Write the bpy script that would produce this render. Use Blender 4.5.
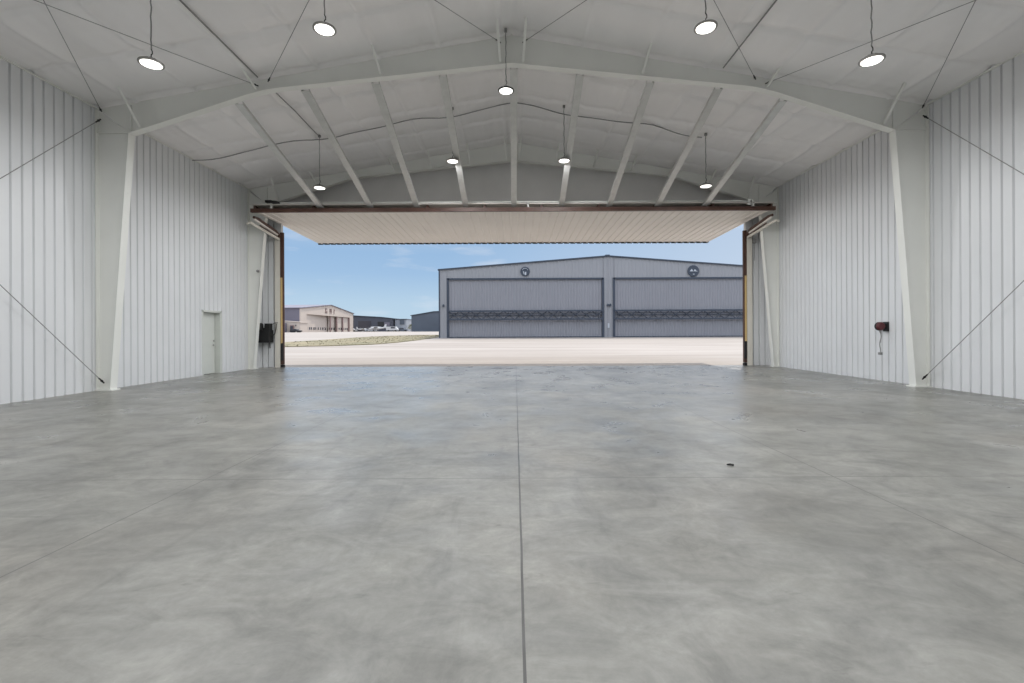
import bpy, math, random
from mathutils import Vector, Matrix, noise as mnoise
random.seed(7)
for o in list(bpy.data.objects): bpy.data.objects.remove(o)
S = bpy.context.scene
C = S.collection
# ------------------------------------------------------------------ camera
CX, CZ, F = 0.05, 1.41, 467.0
cam_d = bpy.data.cameras.new('camera'); cam_d.sensor_width = 36; cam_d.lens = 36*F/1024
cam_d.shift_x = -3/1024; cam_d.shift_y = -10.3/1024; cam_d.clip_start = .05; cam_d.clip_end = 3000
cam = bpy.data.objects.new('camera', cam_d); C.objects.link(cam)
cam.location = (CX, 0, CZ); cam.rotation_euler = (math.radians(90), math.radians(.26), 0)
S.camera = cam
S.view_settings.view_transform = 'Standard'; S.view_settings.look = 'None'
S.view_settings.exposure = 0.13; S.view_settings.gamma = 1; S.view_settings.use_curve_mapping = False

# ------------------------------------------------------------------ world and sun
W = bpy.data.worlds.new('sky'); S.world = W; W.use_nodes = True
nt = W.node_tree; nt.nodes.clear()
def N(nt, t, **k):
    n = nt.nodes.new(t)
    for a, v in k.items():
        if a.startswith('i_'): n.inputs[a[2:].replace('_', ' ')].default_value = v
        else: setattr(n, a, v)
    return n
def L(nt, a, b): nt.links.new(a, b)
tc = N(nt, 'ShaderNodeTexCoord')
sep = N(nt, 'ShaderNodeSeparateXYZ'); L(nt, tc.outputs['Generated'], sep.inputs[0])
rp = N(nt, 'ShaderNodeValToRGB'); cr = rp.color_ramp
L(nt, sep.outputs['Z'], rp.inputs[0])
cr.elements[0].position = 0; cr.elements[0].color = (.52, .68, .80, 1)
cr.elements[1].position = 1; cr.elements[1].color = (.09, .20, .45, 1)
for p, c in ((.06, (.47, .64, .80, 1)), (.12, (.35, .53, .76, 1)), (.2, (.29, .47, .72, 1)), (.5, (.16, .31, .58, 1))):
    e = cr.elements.new(p); e.color = c
mp = N(nt, 'ShaderNodeMapping'); mp.inputs['Scale'].default_value = (1, 1, 5)
L(nt, tc.outputs['Generated'], mp.inputs[0])
nz = N(nt, 'ShaderNodeTexNoise', i_Scale=5.0, i_Detail=6.0, i_Roughness=.55); L(nt, mp.outputs[0], nz.inputs['Vector'])
cl = N(nt, 'ShaderNodeMapRange'); cl.inputs[1].default_value = .52; cl.inputs[2].default_value = .78; cl.inputs[4].default_value = .6
L(nt, nz.outputs[0], cl.inputs[0])
# paler, hazier sky towards the right
hz = N(nt, 'ShaderNodeMapRange'); hz.inputs[1].default_value = -.15; hz.inputs[2].default_value = .6; hz.inputs[4].default_value = .55
L(nt, sep.outputs['X'], hz.inputs[0])
up_ = N(nt, 'ShaderNodeMapRange'); up_.inputs[1].default_value = .16; up_.inputs[2].default_value = .34; up_.inputs[4].default_value = .85  # whiter sky above the view, added to whiten floor reflections
L(nt, sep.outputs['Z'], up_.inputs[0])
mx0 = N(nt, 'ShaderNodeMath', operation='MAXIMUM'); L(nt, up_.outputs[0], mx0.inputs[0]); L(nt, hz.outputs[0], mx0.inputs[1])
mx = N(nt, 'ShaderNodeMath', operation='MAXIMUM'); L(nt, cl.outputs[0], mx.inputs[0]); L(nt, mx0.outputs[0], mx.inputs[1])
mix = N(nt, 'ShaderNodeMix', data_type='RGBA'); L(nt, mx.outputs[0], mix.inputs[0]); L(nt, rp.outputs[0], mix.inputs[6])
mix.inputs[7].default_value = (.76, .80, .87, 1)
bg = N(nt, 'ShaderNodeBackground', i_Strength=1.0); L(nt, mix.outputs[2], bg.inputs[0])
st = N(nt, 'ShaderNodeMapRange'); st.inputs[1].default_value = .19; st.inputs[2].default_value = .38; st.inputs[3].default_value = .92; st.inputs[4].default_value = 2.5   # upper sky out of view, brightened to light the floor by the door
L(nt, sep.outputs['Z'], st.inputs[0]); L(nt, st.outputs[0], bg.inputs[1])
ou = N(nt, 'ShaderNodeOutputWorld'); L(nt, bg.outputs[0], ou.inputs[0])
sd = bpy.data.lights.new('sun', 'SUN'); sd.energy = 3.1; sd.angle = .009; sd.color = (1, .95, .88)
sun = bpy.data.objects.new('sun', sd); C.objects.link(sun); sun.location = (40, 10, 60)
sun.rotation_euler = Vector((.22, .42, .87)).to_track_quat('Z', 'Y').to_euler()
LAMP_W = 118.0

# ------------------------------------------------------------------ materials
def mat(name, col, rough=.5, metal=0, noise=0, nscale=4, bump=0, bscale=20, spec=.5, emit=None, estr=0, stretch=(1, 1, 1)):
    m = bpy.data.materials.new(name); m.use_nodes = True; t = m.node_tree
    b = t.nodes['Principled BSDF']
    b.inputs['Base Color'].default_value = (*col, 1); b.inputs['Roughness'].default_value = rough
    b.inputs['Metallic'].default_value = metal; b.inputs['Specular IOR Level'].default_value = spec
    tcn = N(t, 'ShaderNodeTexCoord'); mpp = N(t, 'ShaderNodeMapping'); mpp.inputs['Scale'].default_value = stretch
    L(t, tcn.outputs['Object'], mpp.inputs[0])
    n = N(t, 'ShaderNodeTexNoise', i_Scale=float(nscale), i_Detail=5.0); L(t, mpp.outputs[0], n.inputs['Vector'])
    r = N(t, 'ShaderNodeValToRGB'); k = noise if noise else .03
    r.color_ramp.elements[0].position = .3; r.color_ramp.elements[1].position = .7
    r.color_ramp.elements[0].color = (*[c*(1-k) for c in col], 1)
    r.color_ramp.elements[1].color = (*[min(1, c*(1+k)) for c in col], 1)
    L(t, n.outputs[0], r.inputs[0]); L(t, r.outputs[0], b.inputs['Base Color'])
    if bump:
        n2 = N(t, 'ShaderNodeTexNoise', i_Scale=float(bscale), i_Detail=4.0); L(t, mpp.outputs[0], n2.inputs['Vector'])
        bp = N(t, 'ShaderNodeBump', i_Strength=bump, i_Distance=.02); L(t, n2.outputs[0], bp.inputs['Height']); L(t, bp.outputs[0], b.inputs['Normal'])
    if emit:
        b.inputs['Emission Color'].default_value = (*emit, 1); b.inputs['Emission Strength'].default_value = estr
    return m
M = dict(
    wall=mat('white_liner_panel', (.71, .72, .73), .38, noise=.03, nscale=.6),
    gable=mat('white_vinyl_facing', (.88, .87, .85), .5, noise=.03, nscale=1.5, bump=.4, bscale=1.2),
    ceiling=mat('vinyl_insulation', (.88, .865, .86), .33, noise=.02, nscale=1.2, bump=.5, bscale=3.2, stretch=(1, .25, 1), spec=.7),
    frame=mat('grey_white_primer', (.78, .785, .745), .5, noise=.03, nscale=1),
    galv=mat('galvanised_channel', (.62, .62, .60), .38, .35, noise=.06, nscale=5),
    cream=mat('cream_steel', (.72, .69, .62), .45, noise=.03),
    doorskin=mat('cream_door_skin', (.74, .70, .65), .5, noise=.03, nscale=.7),
    brown=mat('brown_primer_steel', (.085, .04, .028), .5, noise=.2, nscale=3),
    yellow=mat('yellow_strip', (.62, .44, .20), .5, noise=.06),
    black=mat('black_rubber', (.012, .012, .013), .6, noise=.2),
    dark=mat('dark_rod_steel', (.24, .24, .235), .5, .0, noise=.1),
    rod=mat('bright_rod', (.85, .80, .75), .3, noise=.02),
    red=mat('red_plastic', (.10, .02, .025), .4, noise=.1),
    mandoor=mat('man_door_paint', (.62, .64, .60), .45, noise=.02),
    chrome=mat('brushed_lever', (.5, .5, .5), .25, .9),
    lampbody=mat('lamp_housing', (.30, .29, .27), .4, .3, noise=.05),
    lampdark=mat('black_lamp_housing', (.02, .02, .02), .4, noise=.05),
    lens=mat('lamp_lens', (.9, .9, .85), .3, emit=(1, .97, .92), estr=2.6),
    grey=mat('grey_hangar_skin', (.235, .234, .252), .5, noise=.03, nscale=.3),
    greylight=mat('grey_hangar_wall', (.26, .26, .272), .5, noise=.03, nscale=.3),
    slate=mat('dark_slate_trim', (.035, .045, .065), .5, noise=.1),
    slatewall=mat('slate_wall', (.075, .09, .115), .6, noise=.1, nscale=.3),
    darkwall=mat('charcoal_wall', (.055, .058, .075), .6, noise=.15, nscale=.2),
    paleblue=mat('pale_grey_wall', (.27, .285, .315), .6, noise=.1, nscale=.3),
    beige=mat('beige_hangar_skin', (.47, .40, .345), .6, noise=.03, nscale=.3),
    beigedoor=mat('beige_door_skin', (.45, .385, .335), .6, noise=.03, nscale=.3),
    brick=mat('red_brown_post', (.20, .13, .12), .6, noise=.1),
    purple=mat('purple_grey_wall', (.13, .12, .15), .6, noise=.05),
    glass=mat('dark_window', (.05, .05, .06), .2),
    white=mat('white_paint', (.50, .50, .50), .4, noise=.02),
    silver=mat('pale_grey_mark', (.42, .44, .47), .5),
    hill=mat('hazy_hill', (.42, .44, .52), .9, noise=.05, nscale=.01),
    leafy=mat('olive_leaves', (.20, .20, .09), .8, noise=.3, nscale=.5),
    bark=mat('bark', (.12, .09, .06), .9, noise=.2),
)
def floor_mat():
    m = bpy.data.materials.new('polished_concrete'); m.use_nodes = True; t = m.node_tree; b = t.nodes['Principled BSDF']
    g = N(t, 'ShaderNodeNewGeometry'); P = g.outputs['Position']
    sp = N(t, 'ShaderNodeSeparateXYZ'); L(t, P, sp.inputs[0])
    def noise(s, d=6, r=.6, sc=(1, 1, 1), dist=0, rot=0):
        q = N(t, 'ShaderNodeMapping'); q.inputs['Scale'].default_value = sc; q.inputs['Rotation'].default_value = (0, 0, rot); L(t, P, q.inputs[0])
        n = N(t, 'ShaderNodeTexNoise', i_Scale=s, i_Detail=float(d), i_Roughness=r, i_Distortion=float(dist)); L(t, q.outputs[0], n.inputs['Vector']); return n.outputs[0]
    def rng(x, a, b_, c, d):
        n = N(t, 'ShaderNodeMapRange'); L(t, x, n.inputs[0])
        for i, v in enumerate((a, b_, c, d)): n.inputs[i+1].default_value = v
        return n.outputs[0]
    def mul(x, y):
        n = N(t, 'ShaderNodeMath', operation='MULTIPLY')
        for i, v in enumerate((x, y)):
            if isinstance(v, float): n.inputs[i].default_value = v
            else: L(t, v, n.inputs[i])
        return n.outputs[0]
    big = noise(.45, 7, .62, (1, 1, 1), .4)
    rp = N(t, 'ShaderNodeValToRGB'); L(t, big, rp.inputs[0]); e = rp.color_ramp.elements
    e[0].position = .30; e[0].color = (.115, .113, .101, 1); e[1].position = .72; e[1].color = (.243, .237, .214, 1)
    k = rp.color_ramp.elements.new(.5); k.color = (.178, .175, .158, 1)
    mott = rng(noise(2.2, 8, .7, (1, 1.6, 1), .8, .5), .30, .70, .67, 1.34)
    fine = rng(noise(14, 6, .75), .3, .7, .86, 1.13)
    strk = rng(noise(1.3, 6, .65, (3.0, .5, 1), .6, .35), .55, .72, 1.0, .76)
    smu = rng(noise(2.4, 5, .6, (1.0, 2.4, 1), .5, -.3), .66, .72, 1.0, .72)
    v = mul(mul(mul(mott, fine), strk), smu)
    warm = N(t, 'ShaderNodeMix', data_type='RGBA'); L(t, rng(noise(.28, 3, .5), .5, .7, 0, .35), warm.inputs[0])
    L(t, rp.outputs[0], warm.inputs[6]); warm.inputs[7].default_value = (.26, .228, .19, 1)
    sc = N(t, 'ShaderNodeVectorMath', operation='SCALE'); L(t, warm.outputs[2], sc.inputs[0]); L(t, v, sc.inputs['Scale'])
    cur = sc.outputs[0]
    def line(axis, pos, w, col, curr, lim=None):
        wob = rng(noise(.7, 3, .5), .3, .7, -.004, .004)
        ad = N(t, 'ShaderNodeMath', operation='ADD'); L(t, sp.outputs[axis], ad.inputs[0]); L(t, wob, ad.inputs[1])
        c = N(t, 'ShaderNodeMath', operation='COMPARE'); L(t, ad.outputs[0], c.inputs[0]); c.inputs[1].default_value = pos; c.inputs[2].default_value = w
        mm = N(t, 'ShaderNodeMix', data_type='RGBA'); L(t, c.outputs[0], mm.inputs[0]); L(t, curr, mm.inputs[6]); mm.inputs[7].default_value = (*col, 1)
        return mm.outputs[2]
    cur = line('X', .085, .007, (.035, .033, .03), cur)
    for p in (-2.93, 3.1): cur = line('X', p, .006, (.075, .072, .066), cur)
    for p in (4.48, -1.6): cur = line('Y', p, .006, (.075, .072, .066), cur)
    for p in (10.6, 16.4): cur = line('Y', p, .006, (.22, .21, .20), cur)
    L(t, cur, b.inputs['Base Color'])
    lw = N(t, 'ShaderNodeLayerWeight'); lw.inputs[0].default_value = .5      # sealed concrete: smoother towards grazing
    gr = rng(lw.outputs['Facing'], .62, .93, .50, .30)
    L(t, mul(gr, rng(noise(1.1, 7, .65, (1, 1, 1), .6), .3, .7, .65, 1.4)), b.inputs['Roughness'])
    b.inputs['Specular IOR Level'].default_value = 1.0
    bp = N(t, 'ShaderNodeBump', i_Strength=.03, i_Distance=.01); L(t, noise(6, 3, .5), bp.inputs['Height']); L(t, bp.outputs[0], b.inputs['Normal'])
    return m
def apron_mat():
    m = bpy.data.materials.new('apron_concrete'); m.use_nodes = True; t = m.node_tree; b = t.nodes['Principled BSDF']
    g = N(t, 'ShaderNodeNewGeometry')
    q = N(t, 'ShaderNodeMapping'); q.inputs['Scale'].default_value = (.12, 1, 1); L(t, g.outputs['Position'], q.inputs[0])
    n = N(t, 'ShaderNodeTexNoise', i_Scale=.5, i_Detail=7.0, i_Roughness=.6); L(t, q.outputs[0], n.inputs['Vector'])
    rp = N(t, 'ShaderNodeValToRGB'); L(t, n.outputs[0], rp.inputs[0]); e = rp.color_ramp.elements
    e[0].position = .3; e[0].color = (.225, .193, .165, 1); e[1].position = .7; e[1].color = (.325, .288, .255, 1)
    L(t, rp.outputs[0], b.inputs['Base Color']); b.inputs['Roughness'].default_value = .85
    return m
def grass_mat():
    m = bpy.data.materials.new('dry_grass'); m.use_nodes = True; t = m.node_tree; b = t.nodes['Principled BSDF']
    g = N(t, 'ShaderNodeNewGeometry')
    n = N(t, 'ShaderNodeTexNoise', i_Scale=.35, i_Detail=7.0, i_Roughness=.65); L(t, g.outputs['Position'], n.inputs['Vector'])
    rp = N(t, 'ShaderNodeValToRGB'); L(t, n.outputs[0], rp.inputs[0]); e = rp.color_ramp.elements
    e[0].position = .35; e[0].color = (.125, .115, .06, 1); e[1].position = .65; e[1].color = (.225, .185, .11, 1)
    L(t, rp.outputs[0], b.inputs['Base Color']); b.inputs['Roughness'].default_value = .95
    return m
M['floor'] = floor_mat(); M['apron'] = apron_mat(); M['grass'] = grass_mat()

# ------------------------------------------------------------------ mesh helpers
class MB:
    def __init__(s): s.v = []; s.f = []; s.smooth = False
    def add(s, vs, fs):
        o = len(s.v); s.v += [tuple(v) for v in vs]; s.f += [tuple(i+o for i in f) for f in fs]; return s
    def box(s, x0, x1, y0, y1, z0, z1):
        return s.add([(x0,y0,z0),(x1,y0,z0),(x1,y1,z0),(x0,y1,z0),(x0,y0,z1),(x1,y0,z1),(x1,y1,z1),(x0,y1,z1)],
                     [(0,3,2,1),(4,5,6,7),(0,1,5,4),(1,2,6,5),(2,3,7,6),(3,0,4,7)])
    def prism(s, poly, a, b, axis='Y'):          # poly in the plane across axis; extruded from a to b
        n = len(poly)
        def P(p, t):
            return (p[0], t, p[1]) if axis == 'Y' else ((t, p[0], p[1]) if axis == 'X' else (p[0], p[1], t))
        vs = [P(p, a) for p in poly] + [P(p, b) for p in poly]
        fs = [tuple(range(n)), tuple(range(2*n-1, n-1, -1))] + [(i, i+n, (i+1) % n+n, (i+1) % n) for i in range(n)]
        return s.add(vs, fs)
    def tube(s, pts, r, n=8, cap=True):
        pts = [Vector(p) for p in pts]; rs = r if isinstance(r, (list, tuple)) else [r]*len(pts)
        vs = []; up = None
        for i, p in enumerate(pts):
            d = (pts[min(i+1, len(pts)-1)]-pts[max(i-1, 0)]).normalized()
            a = d.orthogonal().normalized() if up is None else (up-d*up.dot(d)).normalized()
            up = a; b = d.cross(a)
            for k in range(n):
                t = 2*math.pi*k/n; vs.append(p+(a*math.cos(t)+b*math.sin(t))*rs[i])
        fs = [(i*n+k, i*n+(k+1) % n, (i+1)*n+(k+1) % n, (i+1)*n+k) for i in range(len(pts)-1) for k in range(n)]
        if cap: fs += [tuple(range(n-1, -1, -1)), tuple(range((len(pts)-1)*n, len(pts)*n))]
        return s.add(vs, fs)
    def lathe(s, prof, c=(0, 0, 0), n=24, axis='Z'):
        vs = []
        for r, h in prof:
            for k in range(n):
                t = 2*math.pi*k/n; a, b = r*math.cos(t), r*math.sin(t)
                vs.append((c[0]+a, c[1]+b, c[2]+h) if axis == 'Z' else ((c[0]+a, c[1]+h, c[2]+b) if axis == 'Y' else (c[0]+h, c[1]+a, c[2]+b)))
        fs = [(i*n+k, i*n+(k+1) % n, (i+1)*n+(k+1) % n, (i+1)*n+k) for i in range(len(prof)-1) for k in range(n)]
        fs += [tuple(range(n-1, -1, -1)), tuple(range((len(prof)-1)*n, len(prof)*n))]
        return s.add(vs, fs)
    def build(s, name, m, parent=None, origin=None):
        me = bpy.data.meshes.new(name); o = bpy.data.objects.new(name, me)
        off = Vector(origin) if origin is not None else Vector((0, 0, 0))
        if parent is not None:
            off = Vector(parent['_w'])
        me.from_pydata([tuple(Vector(v)-off) for v in s.v], [], s.f); me.update()
        import bmesh
        bm = bmesh.new(); bm.from_mesh(me); bmesh.ops.recalc_face_normals(bm, faces=bm.faces); bm.to_mesh(me); bm.free()
        me.materials.append(m)
        if s.smooth:
            for p in me.polygons: p.use_smooth = True
        C.objects.link(o)
        if parent is not None:
            o.parent = parent; o['_w'] = parent['_w']
        else:
            o.location = off; o['_w'] = tuple(off)
        return o
def thing(name, label, cat, loc=(0, 0, 0), group=None):
    o = bpy.data.objects.new(name, None); C.objects.link(o); o.location = loc; o.empty_display_size = .2
    o['_w'] = tuple(loc); o['label'] = label; o['category'] = cat
    if group: o['group'] = group
    return o
def tag(o, label, cat, group=None):
    o['label'] = label; o['category'] = cat
    if group: o['group'] = group
    return o
def struct(o, label=None):
    o['kind'] = 'structure'
    if label: o['label'] = label
    return o
def lab(o, label): o['label'] = label; return o

# ------------------------------------------------------------------ building dimensions
HW, YB, YF = 10.2, -7.5, 18.8            # half width, back wall, front wall
RZ, SL = 8.77, .1735                     # ridge height, roof slope
def roof(x): return RZ-SL*abs(x)
OPX, OPZ = 9.25, 6.12                    # opening half width and height

# floor
b = MB(); b.box(-HW-.3, HW+.3, YB-.3, YF+.02, -.25, 0)
struct(b.build('floor', M['floor']))

# ceiling: insulation facing sagging a little between purlins and seams, one closed shell with thickness
def ceiling():
    nx, ny = 408, 420; vs = []; fs = []
    for j in range(ny+1):
        y = YB+(YF-YB)*j/ny
        for i in range(nx+1):
            x = -HW+2*HW*i/nx
            dx_ = abs(((abs(x)-.25+.75) % 1.5)-.75); dy_ = abs(((y-.9+.03*math.sin(x*1.3)+.75) % 1.5)-.75)
            w = mnoise.noise(Vector((x*.8, y*.6, 3)))
            w2 = mnoise.noise(Vector((x*5, y*.8, 9))); w3 = mnoise.noise(Vector((x*.9, y*4, 5)))
            z = roof(x)-.035-.04*math.exp(-(dx_/.06)**2)+.05*math.exp(-(dy_/.06)**2)-.035*min(1, dy_/.4)+w*.03+w2*.03*math.exp(-(dy_/.45)**2)*(1-math.exp(-(dx_/.15)**2))+w3*.01
            z += .02*(abs(dx_-.375)/.375-.5)*-1
            # facing is pinched up where it passes over each rigid frame
            for fy in (5.0, 11.5, 18.0):
                d = abs(y-fy)
                if d < .9: z -= .05*(1-d/.9)**2*0
            vs.append((x, y, z))
    for j in range(ny):
        for i in range(nx):
            a = j*(nx+1)+i; fs.append((a, a+1, a+nx+2, a+nx+1))
    m = MB(); m.add(vs, fs); m.smooth = True
    o = m.build('ceiling', M['ceiling']); struct(o)
    return o
ceiling()
# metal roof above the facing (outside skin)
b = MB()
b.prism([(-HW-.5, roof(HW+.5)+.25), (0, RZ+.25), (HW+.5, roof(HW+.5)+.25), (HW+.5, roof(HW+.5)+.12), (0, RZ+.12), (-HW-.5, roof(HW+.5)+.12)], YB-.4, YF+.3)
struct(b.build('ceiling_roof_skin', M['frame']))

# ribbed liner panels
def ribbed(p0, p1, z0f, z1f, depth, pitch=.228, ribw=.05, out=(1, 0), skip=None, start=.1):
    """vertical panel from p0 to p1 (xy). z0f/z1f: heights as function of distance. ribs stick towards 'out'."""
    m = MB(); d = Vector((p1[0]-p0[0], p1[1]-p0[1])); Ln = d.length; d /= Ln
    st = [0.0]; offs = [0.0]; s = start
    while s+ribw < Ln:
        for a, h in ((s, 0), (s+ribw*.3, -depth), (s+ribw*.62, -depth), (s+ribw, 0)):
            st.append(a); offs.append(h)
        s += pitch
    st.append(Ln); offs.append(0)
    if skip:                                   # (s0, s1, z) hole from the floor to z
        for q in (skip[0], skip[1]):
            for i in range(len(st)-1):
                if st[i] < q < st[i+1]:
                    t = (q-st[i])/(st[i+1]-st[i]); st.insert(i+1, q); offs.insert(i+1, offs[i]*(1-t)+offs[i+1]*t); break
    def P(i, z): return (p0[0]+d.x*st[i]+out[0]*offs[i], p0[1]+d.y*st[i]+out[1]*offs[i], z)
    for i in range(len(st)-1):
        mid = (st[i]+st[i+1])/2
        za, zb = z0f, z0f
        if skip and skip[0] < mid < skip[1]: za = zb = skip[2]
        m.add([P(i, za), P(i+1, zb), P(i+1, z1f(st[i+1])), P(i, z1f(st[i]))], [(0, 1, 2, 3)])
    return m
D0, D1, DH = 15.32, 16.28, 2.12            # man door opening on the left wall
eave = roof(HW)
m = ribbed((-HW, YB), (-HW, YF), 0, lambda s: eave, .05, out=(1, 0), skip=(D0-YB, D1-YB, DH))
m.box(-HW-.25, -HW-.2, YB, D0, 0, eave); m.box(-HW-.25, -HW-.2, D1, YF, 0, eave); m.box(-HW-.25, -HW-.2, D0, D1, DH, eave)
struct(m.build('wall_left', M['wall']))
m = ribbed((HW, YB), (HW, YF), 0, lambda s: eave, .05, out=(-1, 0))
m.box(HW+.2, HW+.25, YB, YF, 0, eave)
struct(m.build('wall_right', M['wall']))
m = ribbed((-HW, YB), (HW, YB), 0, lambda s: roof(s-HW), .05, out=(0, 1)); m.box(-HW, HW, YB-.25, YB-.2, 0, eave)
struct(m.build('wall_back', M['wall']))
# front wall: panels beside the opening, plain facing over it
m = ribbed((-HW, YF), (-OPX-.32, YF), 0, lambda s: OPZ, .05, out=(0, -1), pitch=.24, start=.05)
o = ribbed((OPX+.32, YF), (HW, YF), 0, lambda s: OPZ, .05, out=(0, -1), pitch=.24, start=.05); m.add(o.v, o.f)
m.box(-HW, -OPX-.12, YF+.05, YF+.2, 0, OPZ); m.box(OPX+.12, HW, YF+.05, YF+.2, 0, OPZ)
struct(m.build('wall_front', M['wall']))
m = MB(); m.prism([(-HW, OPZ), (HW, OPZ), (HW, eave+.1), (0, RZ+.1), (-HW, eave+.1)], YF-.01, YF+.2)
struct(m.build('wall_front_gable', M['gable']))
# eave and corner trims
for nm, x0, x1 in (('trim_1', -HW, -HW+.035), ('trim_2', HW-.035, HW)):
    m = MB(); m.box(x0, x1, YB, YF, eave-.09, eave-.055); struct(m.build(nm, M['frame']))
for nm, x0, x1 in (('trim_3', -HW, -HW+.03), ('trim_4', HW-.03, HW)):
    m = MB(); m.box(x0, x1, YF-.06, YF, 0, eave-.1); struct(m.build(nm, M['wall']))

# man door in the left wall (recessed)
d1 = thing('door_1', 'pale grey steel man door set back in the left wall, lever handle', 'door', (-HW, (D0+D1)/2, 0)); d1['kind'] = 'structure'
del d1['category']
m = MB(); t = .05
m.box(-HW-.24, -HW+.004, D0+.001, D0+t, 0, DH); m.box(-HW-.24, -HW+.004, D1-t, D1-.001, 0, DH); m.box(-HW-.24, -HW+.004, D0, D1, DH-.03, DH)
m.box(-HW-.002, -HW+.012, D0-.04, D0, 0, DH+.04); m.box(-HW-.002, -HW+.012, D1, D1+.04, 0, DH+.04); m.box(-HW-.002, -HW+.012, D0-.04, D1+.04, DH, DH+.04)
m.build('door_frame', M['mandoor'], d1)
m = MB(); m.box(-HW-.235, -HW-.225, D0+t, D1-t, 0, DH-.02); m.build('door_gap_shade', M['dark'], d1)  # dark sheet behind the leaf, standing in for shadow in its gaps
m = MB(); m.box(-HW-.22, -HW-.175, D0+t+.015, D1-t-.025, .015, DH-.05); leaf = m.build('door_leaf', M['mandoor'], d1)
m = MB(); hy = D1-.14
m.lathe([(.03, 0), (.03, .012), (.012, .014), (.012, .05)], (-HW-.175, hy, .98), 14, 'X')
m.tube([(-HW-.13, hy, .98), (-HW-.13, hy-.12, .98)], .011)
m.lathe([(.028, 0), (.028, .018), (.012, .02)], (-HW-.175, hy, 1.12), 14, 'X')
m.build('door_handle', M['chrome'], leaf)

# jambs of the hangar opening
for sx, nm in ((-1, 'trim_5'), (1, 'trim_6')):
    def X(a, b): return (min(sx*a, sx*b), max(sx*a, sx*b))
    m = MB(); m.box(*X(OPX+.12, OPX+.33), YF-.07, YF+.22, 0, 5.3)
    j = struct(m.build(nm, M['cream']))
    m = MB(); m.box(*X(OPX, OPX+.11), YF-.02, YF+.06, .12, 5.42); m.box(*X(OPX+.02, OPX+.12), YF-.05, YF-.02, .12, 5.42)
    m.build('steel_channel', M['brown'], j)
    m = MB(); m.box(*X(OPX+.03, OPX+.10), YF-.075, YF-.05, .95, 3.6); m.build('yellow_strip', M['yellow'], j)
    m = MB(); m.box(*X(OPX+.005, OPX+.09), YF-.085, YF-.03, .28, .97); m.box(*X(OPX-.02, OPX+.10), YF-.08, YF+.05, 0, .1); m.build('bumper', M['black'], j)

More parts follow.
